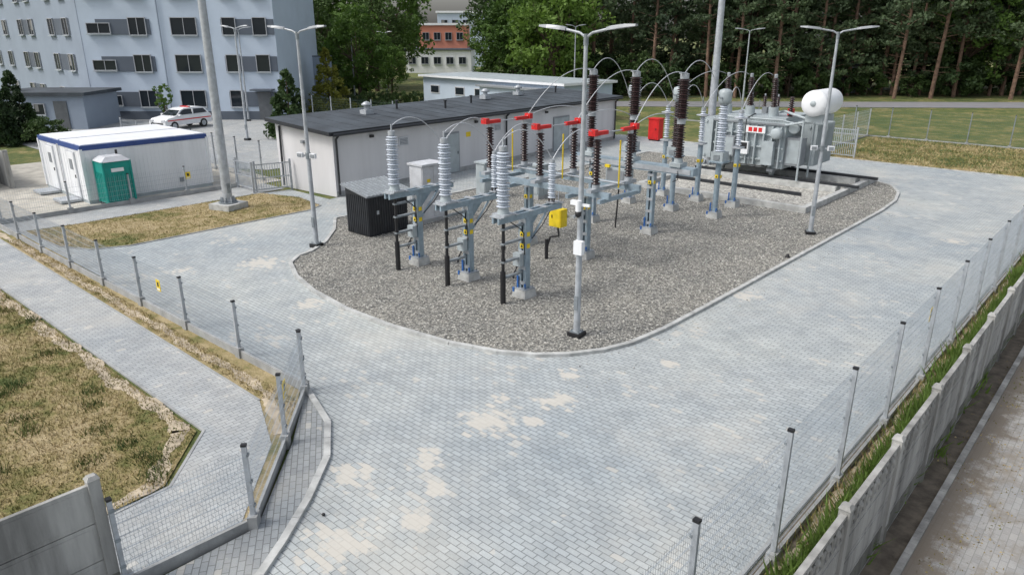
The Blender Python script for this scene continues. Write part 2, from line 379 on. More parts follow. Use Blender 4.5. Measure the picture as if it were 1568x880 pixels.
# ------------------------------------------------------------ fences
def mesh_fence(name,pts,h,spacing=2.5,vs=.05,wr=.0022,plinth=.2,postr=.035,sign=None,wk='wire',pk='galv'):
    mb=MB(); P=[Vector((a,b)) for a,b in pts]; z0=plinth+.03
    for si,(a,b) in enumerate(zip(P[:-1],P[1:])):
        d=b-a; Ln=d.length; n=max(1,round(Ln/spacing)); u=d/Ln; ang=math.atan2(u.y,u.x); nr=Vector((-u.y,u.x))
        for i in range(n+1):
            if i==0 and si>0: continue
            c=a+d*(i/n)
            mb.box((c.x,c.y,h/2+.02),(postr*1.6,postr*2,h+.06),pk,ang)
            mb.box((c.x,c.y,h+.065),(postr*1.9,postr*2.3,.035),'black',ang)
            if plinth:
                mb.box((c.x,c.y,plinth/2+.02),(.2,.14,plinth+.06),'concrete',ang)
            for zz in (h*.3,h*.6,h*.93): mb.box((c.x+nr.x*.04,c.y+nr.y*.04,zz),(.07,.03,.04),'galvd',ang)
        if plinth:
            for i in range(n):
                c=a+d*((i+.5)/n); mb.box((c.x,c.y,plinth/2-.01),(Ln/n-.18,.05,plinth),'concrete',ang)
        k=int(Ln/vs)
        for i in range(k+1):
            c=a+u*(i*vs)+nr*.03
            mb.cyl((c.x,c.y,z0),(c.x,c.y,h+.02),wr,wr,wk,3,False)
        z=z0+.02
        zs=[]
        while z<h: zs.append(z); z+=.2
        for z in zs:
            for o in (.024,.036):
                p=a+nr*o; q=b+nr*o
                mb.cyl((p.x,p.y,z),(q.x,q.y,z),wr*1.15,wr*1.15,wk,4,False)
    if sign:
        for (x,y,z,ang) in sign: 
            mb.box((x,y,z),(.22,.012,.3),'yellow',ang)
            mb.box((x,y,z+.03),(.10,.016,.12),'black',ang); mb.box((x,y,z-.1),(.16,.016,.04),'white',ang)
    return mb.make(name)
mesh_fence('mesh_fence',[(-2.87,1.1),(-2.87,56.2)],2.03,2.505,sign=[(-2.93,16.2,1.5,math.pi/2),(-2.93,41.2,1.5,math.pi/2)],plinth=.12)
mesh_fence('low_mesh_fence',[(-42.5,6.62),(-27.5,6.7),(-12.2,7.05)],1.3,2.52,sign=[(-18.3,6.8,.95,0)])
mesh_fence('low_mesh_fence',[(-12.02,6.95),(-10.6,5.65),(-8.92,4.1),(-9.0,2.3)],1.36,2.2,sign=[(-10.9,5.9,.95,-.75)])
mesh_fence('inner_mesh_fence',[(-32.9,6.9),(-32.9,16.6)],1.25,2.45,.08,.003,sign=[(-32.85,14.3,.9,math.pi/2)])
mesh_fence('far_mesh_fence',[(-32,56.2),(-2.9,56.2)],2.0,2.5,.1,.005,.1,wk='wireg',pk='galvd')
mesh_fence('far_mesh_fence',[(-16.4,45.2),(-16.4,56)],1.9,2.5,.1,.004,.1)
mesh_fence('yard_mesh_fence',[(-50,18),(-33.5,18.3)],1.9,2.5,.1,.004,.1)
mesh_fence('yard_mesh_fence',[(-56,36),(-36.5,38)],1.9,2.5,.12,.004,.1,wk='wireg')
def bar_gate(name,a,b,h):
    mb=MB(); a=Vector(a); b=Vector(b); d=b-a; Ln=d.length; ang=math.atan2(d.y,d.x)
    for c in (a,b): mb.box((c.x,c.y,h/2+.05),(.09,.09,h+.1),'galv',ang)
    for z in (.15,h*.5,h-.05):
        c=(a+b)/2; mb.box((c.x,c.y,z),(Ln,.04,.05),'galv',ang)
    k=int(Ln/.11)
    for i in range(1,k): 
        c=a+d*(i/k); mb.box((c.x,c.y,h/2+.05),(.022,.022,h-.2),'wire',ang)
    return mb.make(name)
bar_gate('bar_gate',(-30.95,16.4),(-30.5,18.1),1.35)
bar_gate('bar_gate',(-32.8,16.6),(-31.1,16.6),1.35)
bar_gate('bar_gate',(-16.2,45.3),(-13.8,45.3),1.7)

def concrete_fence(name,x,y0,y1,top=1.66,dec=True):
    mb=MB(); n=round((y1-y0)/2.06)
    for i in range(n+1):
        y=y0+i*(y1-y0)/n
        mb.box((x,y,top/2+.02),(.13,.14,top+.08),'concfence')
        mb.box((x,y,top+.075),(.15,.16,.05),'concfence',0,.55)
        mb.b2(x+.066,x+.071,y-.06,y+.06,0,.3,'concdark')
    for i in range(n):
        ya=y0+i*(y1-y0)/n+.07; yb=y0+(i+1)*(y1-y0)/n-.07
        nrow=3
        hh=(top-(.40 if dec else .0))/nrow
        for r in range(nrow):
            mb.b2(x-.028,x+.028,ya,yb,r*hh,(r+1)*hh-.014,'concfence')
            mb.b2(x-.036,x+.036,ya+.06,yb-.06,r*hh+.06,(r+1)*hh-.07,'concdark' if (dec and r==0) else 'concfence')
        if dec:
            z=top-.40
            mb.b2(x-.036,x+.036,ya,yb,z,z+.06,'concfence'); mb.b2(x-.038,x+.038,ya,yb,top-.05,top,'concfence')
            mb.b2(x-.012,x+.012,ya,yb,z+.06,top-.05,'concdark')
            k=6
            for j in range(k):
                yc=ya+(yb-ya)*(j+.5)/k; rr=(yb-ya)/k/2*.95
                pts=[(x+.016,yc+rr*math.cos(t),z+.06+.27*math.sin(t)) for t in np.linspace(0,math.pi,9)]
                mb.tube(pts,.028,'concfence',6)
                mb.cyl((x+.016,yc,z+.06),(x+.016,yc,z+.2),.03,.03,'concfence',6)
                mb.lathe((x-.03,yc,z+.2),[(.02,0),(.055,.02),(.055,.06),(.02,.08)],'concfence',8,(1,0,0))
    return mb.make(name)
concrete_fence('concrete_panel_fence',-1.9,1.75,60)
concrete_fence('concrete_panel_wall',-9.12,-8.1,2.2,1.68,False)

# ------------------------------------------------------------ lamps, masts
def lamp(name,x,y,h,arm=1.0,rz=0.0,extras=()):
    mb=MB()
    mb.box((0,0,.06),(.34,.34,.16),'black'); mb.box((0,0,.15),(.26,.26,.02),'galvd')
    for a in (-1,1):
        for c in (-1,1): mb.cyl((a*.1,c*.1,.15),(a*.1,c*.1,.21),.012,.012,'galvd',6)
    mb.cyl((0,0,.15),(0,0,h-.15),.085,.042,'galv',14)
    mb.cyl((0,0,h-.25),(0,0,h-.02),.055,.055,'galvd',12)
    mb.box((0,-.086,.9),(.1,.02,.35),'galvd')
    for s in (-1,1):
        mb.tube([(0,0,h-.1),(s*.15,0,h+.0),(s*.5*arm,0,h+.07)],.028,'galv',8)
        x0=s*.5*arm; x1=s*(.5*arm+.68)
        prof=[(x0,.06,.04),(x0+s*.12,.10,.055),(x0+s*.45,.14,.05),(x1,.07,.02)]
        vs=[]
        for (px,w,t) in prof:
            zz=h+.07+abs(px-x0)*.12
            vs+=[(px,-w,zz-.02),(px,w,zz-.02),(px,w*.7,zz+t),(px,-w*.7,zz+t)]
        fs=[]
        for j in range(3):
            for q in range(4): fs.append((j*4+q,j*4+(q+1)%4,(j+1)*4+(q+1)%4,(j+1)*4+q))
        fs+=[(0,1,2,3),(12,13,14,15)]
        mb.add(vs,fs,'lamp')
    for e in extras:
        if e=='flood':
            z=3.15
            mb.box((0,0,z),(.5,.04,.05),'galv')
            for s in (-1,1):
                mb.box((s*.28,-.08,z+.02),(.22,.1,.16),'white'); mb.box((s*.28,-.14,z+.02),(.16,.02,.11),'tgreyd')
            mb.cyl((0,0,z-.1),(0,0,z+.1),.09,.09,'galvd',10)
        if e=='cam':
            mb.cyl((.0,-.1,3.15),(.0,-.1,3.4),.07,.07,'white',12); mb.lathe((.0,-.1,3.0),[(.02,0),(.07,.05),(.08,.15)],'black',12)
            mb.box((.12,-.05,3.3),(.3,.05,.06),'white'); mb.box((-.14,-.05,3.33),(.16,.1,.1),'white')
        if e=='box': mb.box((.06,-.12,2.3),(.22,.14,.32),'white')
    return mb.make(name,(x,y,0),rz)
lamp('street_lamp',-21.2,13.3,7.05,1,0.25,('flood',))
lamp('street_lamp',-9.75,13.1,7.0,1,0.1,('cam','box'))
lamp('street_lamp',-9.15,26.4,7.05,1.1,0.5,('flood',))
lamp('street_lamp',-47.4,25.1,7.3,1,.3)
lamp('street_lamp',-27.5,59.1,7.2,1,.6)
def mast(name,x,y,h,r):
    mb=MB()
    mb.box((0,0,.12),(1.1,1.1,.3),'concw',.3); mb.cyl((0,0,.27),(0,0,.32),r*1.9,r*1.9,'galvd',16)
    for i in range(8):
        a=i*math.pi/4; mb.cyl((r*1.6*math.cos(a),r*1.6*math.sin(a),.3),(r*1.6*math.cos(a),r*1.6*math.sin(a),.42),.02,.02,'galvd',6)
        mb.box((r*1.25*math.cos(a),r*1.25*math.sin(a),.42),(r*.5,.012,.2),'galv',a)
    mb.cyl((0,0,.32),(0,0,h*.5),r,r*.72,'galv',20); mb.cyl((0,0,h*.5),(0,0,h),r*.66,r*.3,'galv',20)
    mb.cyl((0,0,h*.5-.2),(0,0,h*.5+.02),r*.78,r*.78,'galv',20)
    mb.cyl((0,0,h),(0,0,h+1.8),.015,.008,'galv',6)
    mb.box((r*.9,0,.9),(.03,.14,.4),'galvd')
    return mb.make(name,(x,y,0))
mast('lightning_mast',-28.9,14.1,17,.2); mast('lightning_mast',-18.6,36.4,18,.22)

# ------------------------------------------------------------ equipment
def column(mb,x,y,z1,lat=True):
    mb.box((x,y,.13),(.5,.5,.28),'concw',0,.88)
    mb.box((x,y,.29),(.42,.42,.025),'galv')
    for sx in (-1,1):
        for sy in (-1,1): mb.cyl((x+sx*.16,y+sy*.16,.28),(x+sx*.16,y+sy*.16,.37),.015,.015,'galvd',6)
    if lat:
        for s in (-1,1):
            mb.box((x+s*.11,y,(z1+.3)/2),(.05,.16,z1-.3),'steelb')
            mb.box((x+s*.085,y+.085,(z1+.3)/2),(.1,.012,z1-.3),'steelb'); mb.box((x+s*.085,y-.085,(z1+.3)/2),(.1,.012,z1-.3),'steelb')
        k=max(3,int(z1/.4))
        for i in range(k):
            z=.45+(z1-.55)*i/(k-1); mb.box((x,y-.094,z),(.24,.01,.1),'galv'); mb.box((x,y+.094,z),(.24,.01,.1),'galv')
    else:
        mb.cyl((x,y,.3),(x,y,z1),.11,.11,'steelb',14)
    for s in (-1,1): mb.add([(x+s*.02-.18,y,.3),(x+s*.02+.18,y,.3),(x,y,.62)],[(0,1,2)],'steelb')
    mb.box((x-.13,y-.13,.42),(.05,.03,.45),'blue'); mb.box((x+.13,y-.12,.3),(.05,.03,.3),'blue')
    mb.box((x-.2,y-.22,.25),(.06,.04,.12),'blue')
def warn(mb,x,y,z):
    mb.box((x,y-.11,z),(.13,.012,.13),'yellow'); mb.add([(x-.045,y-.118,z-.04),(x+.045,y-.118,z-.04),(x,y-.118,z+.04)],[(0,1,2)],'black')
    mb.box((x+.14,y,z),(.012,.12,.12),'yellow')
zb=2.44
for px in (-17.0,-14.75,-12.55):
    mb=MB(); y=14.35
    column(mb,px,y,zb-.12)
    for s in (-1,1): mb.b2(px+s*.1-.03,px+s*.1+.03,y-1.15,y+1.45,zb-.12,zb+.04,'steelb')
    for yy in (y-1.1,y-.5,y+.1,y+.7,y+1.4): mb.b2(px-.2,px+.2,yy-.06,yy+.06,zb+.042,zb+.07,'galv')
    mb.add([(px-.05,y,zb-.12),(px-.05,y+.7,zb-.12),(px-.05,y,zb-.8)],[(0,1,2)],'steelb')
    mb.tube([(px+.1,y+.1,1.6),(px+.1,y+.8,zb-.1)],.03,'steelb',6)
    yt=y-.85
    mb.b2(px-.22,px+.22,yt-.2,yt+.2,zb+.07,zb+.12,'galv')
    mb.cyl((px,yt,zb+.1),(px,yt,zb+.28),.17,.13,'tgrey',16)
    mb.ins((px,yt,zb+.28),1.45,.085,.19,'porc',20)
    mb.cyl((px,yt,zb+1.73),(px,yt,zb+1.86),.11,.11,'galv',14); mb.cyl((px,yt,zb+1.86),(px,yt,zb+2.05),.025,.025,'galv',8)
    ya=y+1.15
    mb.b2(px-.12,px+.12,ya-.12,ya+.12,zb+.07,zb+.1,'galv')
    for a in range(3): mb.cyl((px+.08*math.cos(a*2.1),ya+.08*math.sin(a*2.1),zb+.1),(px+.08*math.cos(a*2.1),ya+.08*math.sin(a*2.1),zb+.2),.02,.02,'brown',6)
    mb.ins((px,ya,zb+.2),1.0,.06,.12,'porc',16)
    mb.cyl((px,ya,zb+1.2),(px,ya,zb+1.27),.07,.07,'galv',12)
    mb.arc((px,yt,zb+2.0),(px,ya,zb+1.27),.5,.014,'cond')
    yc=y-.85
    mb.tube([(px,yc,zb+.08),(px,yc,1.9),(px-.02,yc,.9)],.045,'black',10)
    mb.cyl((px-.02,yc,.95),(px-.02,yc,-.02),.075,.075,'black',12)
    for z in (1.2,1.7,2.1): mb.b2(px-.06,px+.06,yc-.06,y-.09,z,z+.05,'galvd'); 
    mb.b2(px-.075,px+.035,yc-.02,y-.09,.75,.8,'galvd')
    for z in (1.28,1.62): mb.cyl((px,yc,z-.05),(px,yc,z+.05),.06,.06,'black',10)
    mb.box((px-.05,y-.2,1.15),(.26,.16,.36),'tgrey')
    mb.tube([(px-.1,y-.2,.97),(px-.14,y-.3,.6),(px-.06,y-.42,.75),(px-.05,y-.2,.97)],.016,'black')
    mb.tube([(px+.05,yt,zb),(px+.2,y-.4,zb-.35),(px+.1,y-.15,1.9),(px+.12,y-.13,1.3)],.016,'black')
    mb.tube([(px+.05,ya,zb),(px+.16,y+.6,zb-.4),(px+.14,y+.15,1.7)],.014,'black')
    warn(mb,px,y,1.85); warn(mb,px,y,1.52)
    mb.make('cable_termination_stand')

mb=MB(); PH=(-17.0,-14.8,-12.6)
for x in (-15.95,-13.5): column(mb,x,18.45,2.2)
for yy in (17.7,19.35):
    mb.b2(-17.5,-12.1,yy-.07,yy+.07,2.3,2.48,'steelb')
for x in (-15.95,-13.5,-17.2,-12.3): mb.b2(x-.06,x+.06,17.4,19.6,2.18,2.298,'steelb')
for i,x in enumerate(PH):
    mb.b2(x-.09,x+.09,17.3,19.75,2.482,2.58,'galv')
    for yy in (17.65,19.4):
        mb.cyl((x,yy,2.58),(x,yy,2.7),.12,.12,'galv',14)
        mb.ins((x,yy,2.7),1.35,.075,.145,'brown',15)
        mb.cyl((x,yy,4.05),(x,yy,4.15),.09,.09,'galv',12)
        sg=1 if yy<18.5 else -1
        mb.box((x,yy+sg*.12,4.21),(.13,.7,.11),'red'); mb.box((x,yy-sg*.22,4.25),(.24,.16,.18),'red')
        mb.cyl((x,yy,4.2),(x,yy+sg*.9,4.2),.025,.02,'galv',8)
    mb.cyl((x+.25,18.5,2.5),(x+.25,18.5,3.95),.025,.025,'yellow',8)
    mb.tube([(x,17.65,2.56),(x+.25,18.5,2.6),(x,19.4,2.56)],.015,'galvd')
mb.tube([(-17.3,18.6,2.62),(-12.2,18.6,2.62)],.025,'galv',8)
for x in (-15.95,-13.5): warn(mb,x,18.4,1.75)
qx,qy=-13.9,17.5
mb.box((qx,qy,1.5),(.46,.34,.56),'yellow'); mb.box((qx,qy-.175,1.5),(.38,.012,.48),'yellow'); mb.box((qx+.235,qy,1.5),(.012,.26,.46),'yellow')
mb.box((qx-.1,qy-.185,1.55),(.03,.02,.1),'black')
mb.cyl((qx,qy,1.78),(qx,qy,2.3),.02,.02,'galv',8)
mb.b2(qx-.1,qx+.5,qy+.17,qy+.22,1.5,1.58,'galv'); mb.b2(qx+.38,qx+.44,qy+.2,18.38,1.5,1.58,'galv')
mb.tube([(qx,qy,1.22),(qx+.05,qy,.9),(qx-.3,qy,.8),(qx-.45,qy,.4)],.03,'black',8); mb.cyl((qx-.45,qy,.7),(qx-.45,qy,-.02),.06,.06,'black',10)
mb.make('disconnector_switch')

mb=MB(); BX=(-16.35,-14.5,-12.6)
for x in (-16.2,-13.6): column(mb,x,22.5,2.3)
mb.b2(-17.2,-11.9,22.32,22.68,2.35,2.62,'steelb')
mb.b2(-17.1,-12.0,22.3,22.318,2.4,2.57,'galv')
for x in BX:
    mb.b2(x-.22,x+.22,22.25,22.75,2.622,2.75,'tgrey'); mb.cyl((x,22.5,2.75),(x,22.5,2.92),.16,.14,'tgrey',16)
    mb.ins((x,22.5,2.92),1.15,.10,.185,'brown',14)
    mb.cyl((x,22.5,4.07),(x,22.5,4.25),.15,.15,'galv',16); mb.box((x,22.62,4.2),(.1,.4,.03),'galv')
    mb.ins((x,22.5,4.25),1.3,.14,.235,'brown',17)
    mb.cyl((x,22.5,5.55),(x,22.5,5.72),.15,.15,'galv',16); mb.box((x,22.4,5.74),(.1,.4,.03),'galv')
    mb.tube([(x+.12,22.3,2.5),(x+.15,22.28,2.2),(x-.05,22.3,2.1)],.015,'black')
mb.box((-14.9,22.35,1.95),(.85,.55,.75),'tgrey'); mb.box((-14.9,22.06,1.95),(.75,.014,.62),'tgreyd')
mb.box((-15.2,22.0,2.4),(.2,.1,.1),'yellow')
for x in (-16.2,-13.6): warn(mb,x,22.45,1.95)
mb.tube([(-14.9,22.35,1.6),(-14.9,22.3,.9),(-14.95,22.3,0)],.03,'black',8)
mb.make('circuit_breaker')

for x in (-17.0,-14.9,-12.95):
    mb=MB(); y=26.3
    column(mb,x,y,2.25,False); mb.b2(x-.3,x+.3,y-.3,y+.3,2.25,2.3,'steelb')
    mb.box((x,y,2.48),(.5,.5,.36),'tgrey'); mb.box((x,y-.26,2.45),(.25,.03,.2),'galvd')
    front=x>-13
    mb.ins((x,y,2.66),1.75,.12,.2,'porc' if front else 'brown',20)
    mb.lathe((x,y,4.41),[(.14,0),(.22,.08),(.25,.2),(.25,.45),(.22,.55),(.1,.6)],'tgrey',18)
    mb.cyl((x,y-.45,4.7),(x,y+.45,4.7),.035,.035,'galv',10)
    warn(mb,x,y,1.7)
    mb.make('current_transformer')
for x in (-16.7,-15.0,-13.3):
    mb=MB(); y=28.6
    column(mb,x,y,2.5,False); mb.b2(x-.2,x+.2,y-.2,y+.2,2.5,2.56,'galv')
    mb.ins((x,y,2.62),1.3,.07,.14,'porc',14); mb.cyl((x,y,3.92),(x,y,4.02),.1,.1,'galv',12)
    mb.lathe((x,y,3.7),[(.27,0),(.29,.02),(.27,.04)],'galv',18); warn(mb,x,y,1.8)
    mb.make('surge_arrester')

mb=MB()
for i,x in enumerate(PH):
    cx=(-17.0,-14.75,-12.55)[i]; bx=BX[i]; ct=(-17.0,-14.9,-12.95)[i]; ar=(-16.7,-15.0,-13.3)[i]
    mb.arc((cx,15.5,zb+1.27),(x,17.5,4.22),.4,.014,'cond')
    mb.arc((x,19.5,4.22),(bx,22.35,4.22),.3,.014,'cond')
    mb.arc((x,19.5,4.22),(bx,22.3,5.76),.5,.014,'cond')
    mb.arc((bx,22.5,5.74),(ct,25.85,4.7),.8,.014,'cond')
    mb.arc((ct,26.75,4.7),(ar,28.6,4.02),.6,.014,'cond')
    tx=(-17.2,-16.0,-14.8)[i]
    mb.arc((ar,28.6,4.02),(tx,34.8,5.1),.6,.014,'cond')
mb.make('overhead_conductors')

mb=MB()
bx0,bx1,by0,by1=-18.6,-10.5,29.4,38.4
mb.b2(bx0,bx1,by0,by0+.25,0,.28,'concw'); mb.b2(bx0,bx1,by1-.25,by1,0,.28,'concw')
mb.b2(bx0,bx0+.25,by0+.25,by1-.25,0,.28,'concw'); mb.b2(bx1-.25,bx1,by0+.25,by1-.25,0,.28,'concw')
mb.b2(bx0+.25,bx1-.25,by0+.25,by1-.25,.02,.08,'stone')
mb.b2(bx0+.5,bx1-.5,34.2,34.9,.08,.34,'concw'); mb.b2(bx0+.5,bx1-.5,36.9,37.6,.08,.34,'concw')
mb.b2(bx0+.3,bx1+.4,34.45,34.6,.34,.46,'blackm'); mb.b2(bx0+.3,bx1+.4,37.15,37.3,.34,.46,'blackm')
mb.b2(bx0+.3,bx1-1.4,32.4,32.55,.08,.22,'blackm')
mb.make('transformer_basin')
mb=MB()
x0,x1,y0,y1=-17.3,-13.7,34.2,38.0
for x in (x0+.5,x1-.5):
    for y in (34.52,37.22):
        mb.cyl((x-.08,y,.62),(x+.08,y,.62),.17,.17,'galvd',14)
    mb.b2(x-.15,x+.15,y0,y1,.66,.8,'tgreyd')
mb.b2(x0,x1,y0+.2,y1-.2,.8,2.85,'tgrey')
mb.b2(x0-.08,x1+.08,y0+.12,y1-.12,2.85,2.92,'tgreyd'); mb.b2(x0-.06,x1+.06,y0+.14,y1-.14,2.925,3.0,'tgrey')
mb.b2(x0+.1,x1-.1,y0+.3,y1-.3,3.0,3.2,'tgrey')
for i in range(9):
    x=x0+.15+i*(x1-x0-.3)/8; mb.b2(x-.03,x+.03,y0-.02,y0+.2,.85,2.8,'tgrey')
for i in range(30):
    x=x0-.04+i*(x1-x0+.08)/29; mb.cyl((x,y0+.16,3.0),(x,y0+.16,3.03),.02,.02,'galvd',6)
for z in (1.15,1.75,2.35): mb.b2(x0,x1,y0+.08,y0+.198,z,z+.08,'tgrey')
mb.b2(x0+.6,x0+1.25,y0-.2,y0+.05,1.25,2.2,'tgreyd'); mb.b2(x0+1.5,x0+1.95,y0-.14,y0+.05,1.4,2.0,'white')
mb.b2(x0+.65,x0+1.2,y0-.215,y0-.2,1.3,2.15,'tgrey'); mb.b2(x0+1.55,x0+1.9,y0-.15,y0-.14,1.65,1.95,'black')
mb.b2(x1-.9,x1-.35,y0-.25,y0+.05,1.0,2.1,'tgrey'); mb.box((x0+2.2,y0-.04,2.6),(1.0,.02,.32),'white')
for q in (-.25,0,.25): mb.b2(x0+2.2+q-.09,x0+2.2+q+.09,y0-.06,y0-.05,2.5,2.7,'red')
def rad(cx,cy,z0,z1,n,along):
    for i in range(n):
        o=(i-(n-1)/2)*.09
        if along=='x': mb.b2(cx+o-.02,cx+o+.02,cy-.35,cy+.35,z0,z1,'tgrey')
        else: mb.b2(cx-.35,cx+.35,cy+o-.02,cy+o+.02,z0,z1,'tgrey')
    for z in (z0+.12,z1-.12):
        if along=='x': mb.cyl((cx-n*.05,cy,z),(cx+n*.05,cy,z),.07,.07,'tgrey',10)
        else: mb.cyl((cx,cy-n*.05,z),(cx,cy+n*.05,z),.07,.07,'tgrey',10)
for cy in (35.0,36.1,37.2): rad(x0-.6,cy,.95,2.9,10,'y'); mb.cyl((x0-.5,cy,2.78),(x0+.05,cy,2.78),.07,.07,'tgrey',10)
for cy in (35.9,37.2): rad(x1+.75,cy,.95,2.9,11,'y'); mb.cyl((x1-.05,cy,2.78),(x1+.6,cy,2.78),.07,.07,'tgrey',10)
mb.b2(x1+.02,x1+.75,y0+.35,y0+1.0,1.0,2.3,'tgreyd'); mb.b2(x1+.1,x1+.67,y0+.335,y0+.35,1.1,2.2,'tgrey')
mb.lathe((x1+.35,y0+.34,2.75),[(.24,0),(.26,.03),(.24,.12),(.18,.14)],'tgrey',18,(0,-1,0))
mb.lathe((x1-.3,y0+.05,2.5),[(.26,0),(.28,.08),(.26,.3),(.18,.36)],'tgrey',18,(0,-1,0))
for tx in (-17.0,-15.8,-14.6):
    mb.cyl((tx,34.9,3.2),(tx,34.85,3.65),.24,.22,'tgrey',16); mb.ins((tx,34.85,3.65),1.35,.08,.17,'brown',14,(0,-.12,1)); mb.cyl((tx,34.7,5.0),(tx,34.68,5.15),.08,.08,'galv',10)
for tx in (-16.8,-16.1,-15.4):
    mb.ins((tx,37.2,3.2),.75,.06,.12,'brown',8); mb.cyl((tx,37.2,3.95),(tx,37.2,4.05),.04,.04,'galv',8)
mb.ins((-13.9,35.2,3.2),.95,.07,.14,'brown',10)
mb.ins((-13.4,36.8,3.0),1.3,.07,.15,'brown',12)
mb.lathe((-12.35,33.8,4.0),[(.05,-.10),(.35,-.07),(.56,0),(.58,.05),(.58,2.05),(.56,2.1),(.35,2.17),(.05,2.2)],'white',28,(0,1,0))
mb.lathe((-12.35,33.72,4.0),[(.12,-.04),(.14,0),(.12,.04)],'tgrey',14,(0,1,0))
for yy in (34.1,35.4):
    mb.b2(-12.75,-11.95,yy-.05,yy+.05,3.15,3.46,'tgrey'); mb.tube([(-12.35,yy,3.2),(x1,yy+.2,2.9)],.06,'tgrey',8)
    mb.tube([(-12.8,yy,3.2),(-12.8,yy,.4)],.05,'tgrey',8)
mb.tube([(-12.35,34.3,3.4),(-12.9,34.5,3.25),(-14.2,35.2,3.45),(-14.9,35.8,3.25)],.06,'tgrey',10)
mb.tube([(x0+.2,y0+.15,3.1),(x1-.2,y0+.15,3.1),(x1+.8,y0+.3,2.9)],.04,'tgrey',8)
for x in (-15.5,-15.2,-14.2): mb.box((x,36.0,3.35),(.25,.25,.3),'red' if x==-14.2 else 'tgreyd')
for i in range(4): mb.tube([(x0+.4+i*.8,y0-.04,.9),(x0+.4+i*.8,y0-.04,1.3)],.03,'galvd',6)
mb.tube([(x0+.9,y0-.1,1.25),(x0+.9,y0-.1,.9),(x1-.6,y0-.1,.9),(x1-.6,y0-.1,1.0)],.03,'black',6)
mb.tube([(x0+1.7,y0-.05,2.0),(x0+1.7,y0-.04,3.1),(x0+1.9,y0+.5,3.3)],.025,'black',6)
mb.make('power_transformer')
mb=MB(); mb.b2(-26.9,-26.1,43.6,44.2,.1,1.45,'red'); mb.b2(-26.95,-26.05,43.55,44.25,1.452,1.52,'red'); mb.b2(-26.8,-26.2,43.58,43.598,.2,1.35,'red')
mb.box((-26.3,43.57,.8),(.05,.03,.12),'black'); mb.b2(-26.85,-26.15,43.65,44.15,0,.1,'black'); mb.make('fire_equipment_box')
mb=MB(); mb.lathe((-8.55,22.9,.05),[(.08,0),(.08,.03),(.05,.06),(.05,.1),(.02,.12)],'black',12); mb.make('drain_vent')
mb=MB(); mb.lathe((-8.4,4.95,.015),[(.02,0),(.03,.02),(.02,.035)],'black',8); mb.make('bollard_stub')

# ------------------------------------------------------------ kiosks
mb=MB()
mb.b2(-22.0,-20.7,15.2,17.0,.06,1.5,'blackm')
for i in range(16): 
    mb.b2(-20.7,-20.68,15.24+i*.11,15.29+i*.11,.08,1.49,'blackm')
for i in range(11): mb.b2(-21.95+i*.115,-21.9+i*.115,15.18,15.2,.08,1.49,'blackm')
vs=[(-22.12,15.08,1.78),(-20.58,15.08,1.5),(-20.58,17.12,1.5),(-22.12,17.12,1.78)]
mb.add(vs+[(a,b,c+.05) for a,b,c in vs],[(3,2,1,0),(4,5,6,7),(0,1,5,4),(1,2,6,5),(2,3,7,6),(3,0,4,7)],'tgreyd')
for i in range(12):
    y=15.15+i*.17; mb.add([(-22.12,y,1.835),(-20.58,y,1.555),(-20.58,y+.05,1.58),(-22.12,y+.05,1.86),(-20.58,y+.1,1.555),(-22.12,y+.1,1.835)],[(0,1,2,3),(3,2,4,5)],'galvd')
mb.add([(-22.0,15.2,1.5),(-20.7,15.2,1.5),(-22.0,15.2,1.76)],[(0,1,2)],'blackm')
mb.add([(-22.0,17.0,1.5),(-20.7,17.0,1.5),(-22.0,17.0,1.76)],[(0,1,2)],'blackm')
mb.box((-20.66,15.6,.9),(.02,.1,.14),'galv'); mb.make('black_storage_shed')
def cabinet(name,x0,x1,y0,y1,h,k='white'):
    mb=MB(); mb.b2(x0,x1,y0,y1,.0,.2,'concrete'); mb.b2(x0+.02,x1-.02,y0+.02,y1-.02,.2,h,k)
    mb.b2(x0-.04,x1+.04,y0-.04,y1+.04,h,h+.07,k)
    ym=(y0+y1)/2
    for a,b in ((y0+.05,ym-.015),(ym+.015,y1-.05)): mb.b2(x1-.02,x1-.002,a,b,.28,h-.06,k)
    mb.b2(x0+.06,x1-.06,y0+.002,y0+.02,.28,h-.06,k)
    mb.box((x1+.01,ym+.07,h*.55),(.02,.03,.16),'black'); mb.box((x1+.004,ym-.25,h*.75),(.008,.16,.12),'yellow')
    mb.make(name)
cabinet('control_cabinet',-21.5,-20.7,17.8,18.9,2.25,'frame')
cabinet('control_cabinet',-22.6,-22.0,22.5,23.3,1.6,'tgrey')
cabinet('control_cabinet',-20.8,-20.2,24.0,24.7,1.5,'tgrey')

# ------------------------------------------------------------ switchgear building
mb=MB()
a=(-27.45,18.5); b_=(-28.9,42.5); c_=(-34.0,42.2); d_=(-31.6,18.2)
h1,h2=2.78,3.1
P4=[a,b_,c_,d_]; H4=[h1,h1,h2,h2]
vs=[(x,y,0) for x,y in P4]+[(x,y,h) for (x,y),h in zip(P4,H4)]
mb.add(vs,[(0,1,5,4),(1,2,6,5),(2,3,7,6),(3,0,4,7)],'plaster')
ex=[(-27.15,18.15),(-28.6,42.85),(-34.4,42.5),(-31.9,17.85)]
vs=[(x,y,h-.02) for (x,y),h in zip(ex,H4)]+[(x,y,h+.15) for (x,y),h in zip(ex,H4)]
mb.add(vs,[(3,2,1,0),(0,1,5,4),(1,2,6,5),(2,3,7,6),(3,0,4,7)],'blackm'); mb.add(vs,[(4,5,6,7)],'darkroof')
u=Vector((b_[0]-a[0],b_[1]-a[1],0)); Lf=u.length; u.normalize(); nv=Vector((u.y,-u.x,0)); ang=math.atan2(u.y,u.x)
def onf(s,z,o): v=Vector((a[0],a[1],0))+u*s+nv*o; return (v.x,v.y,z)
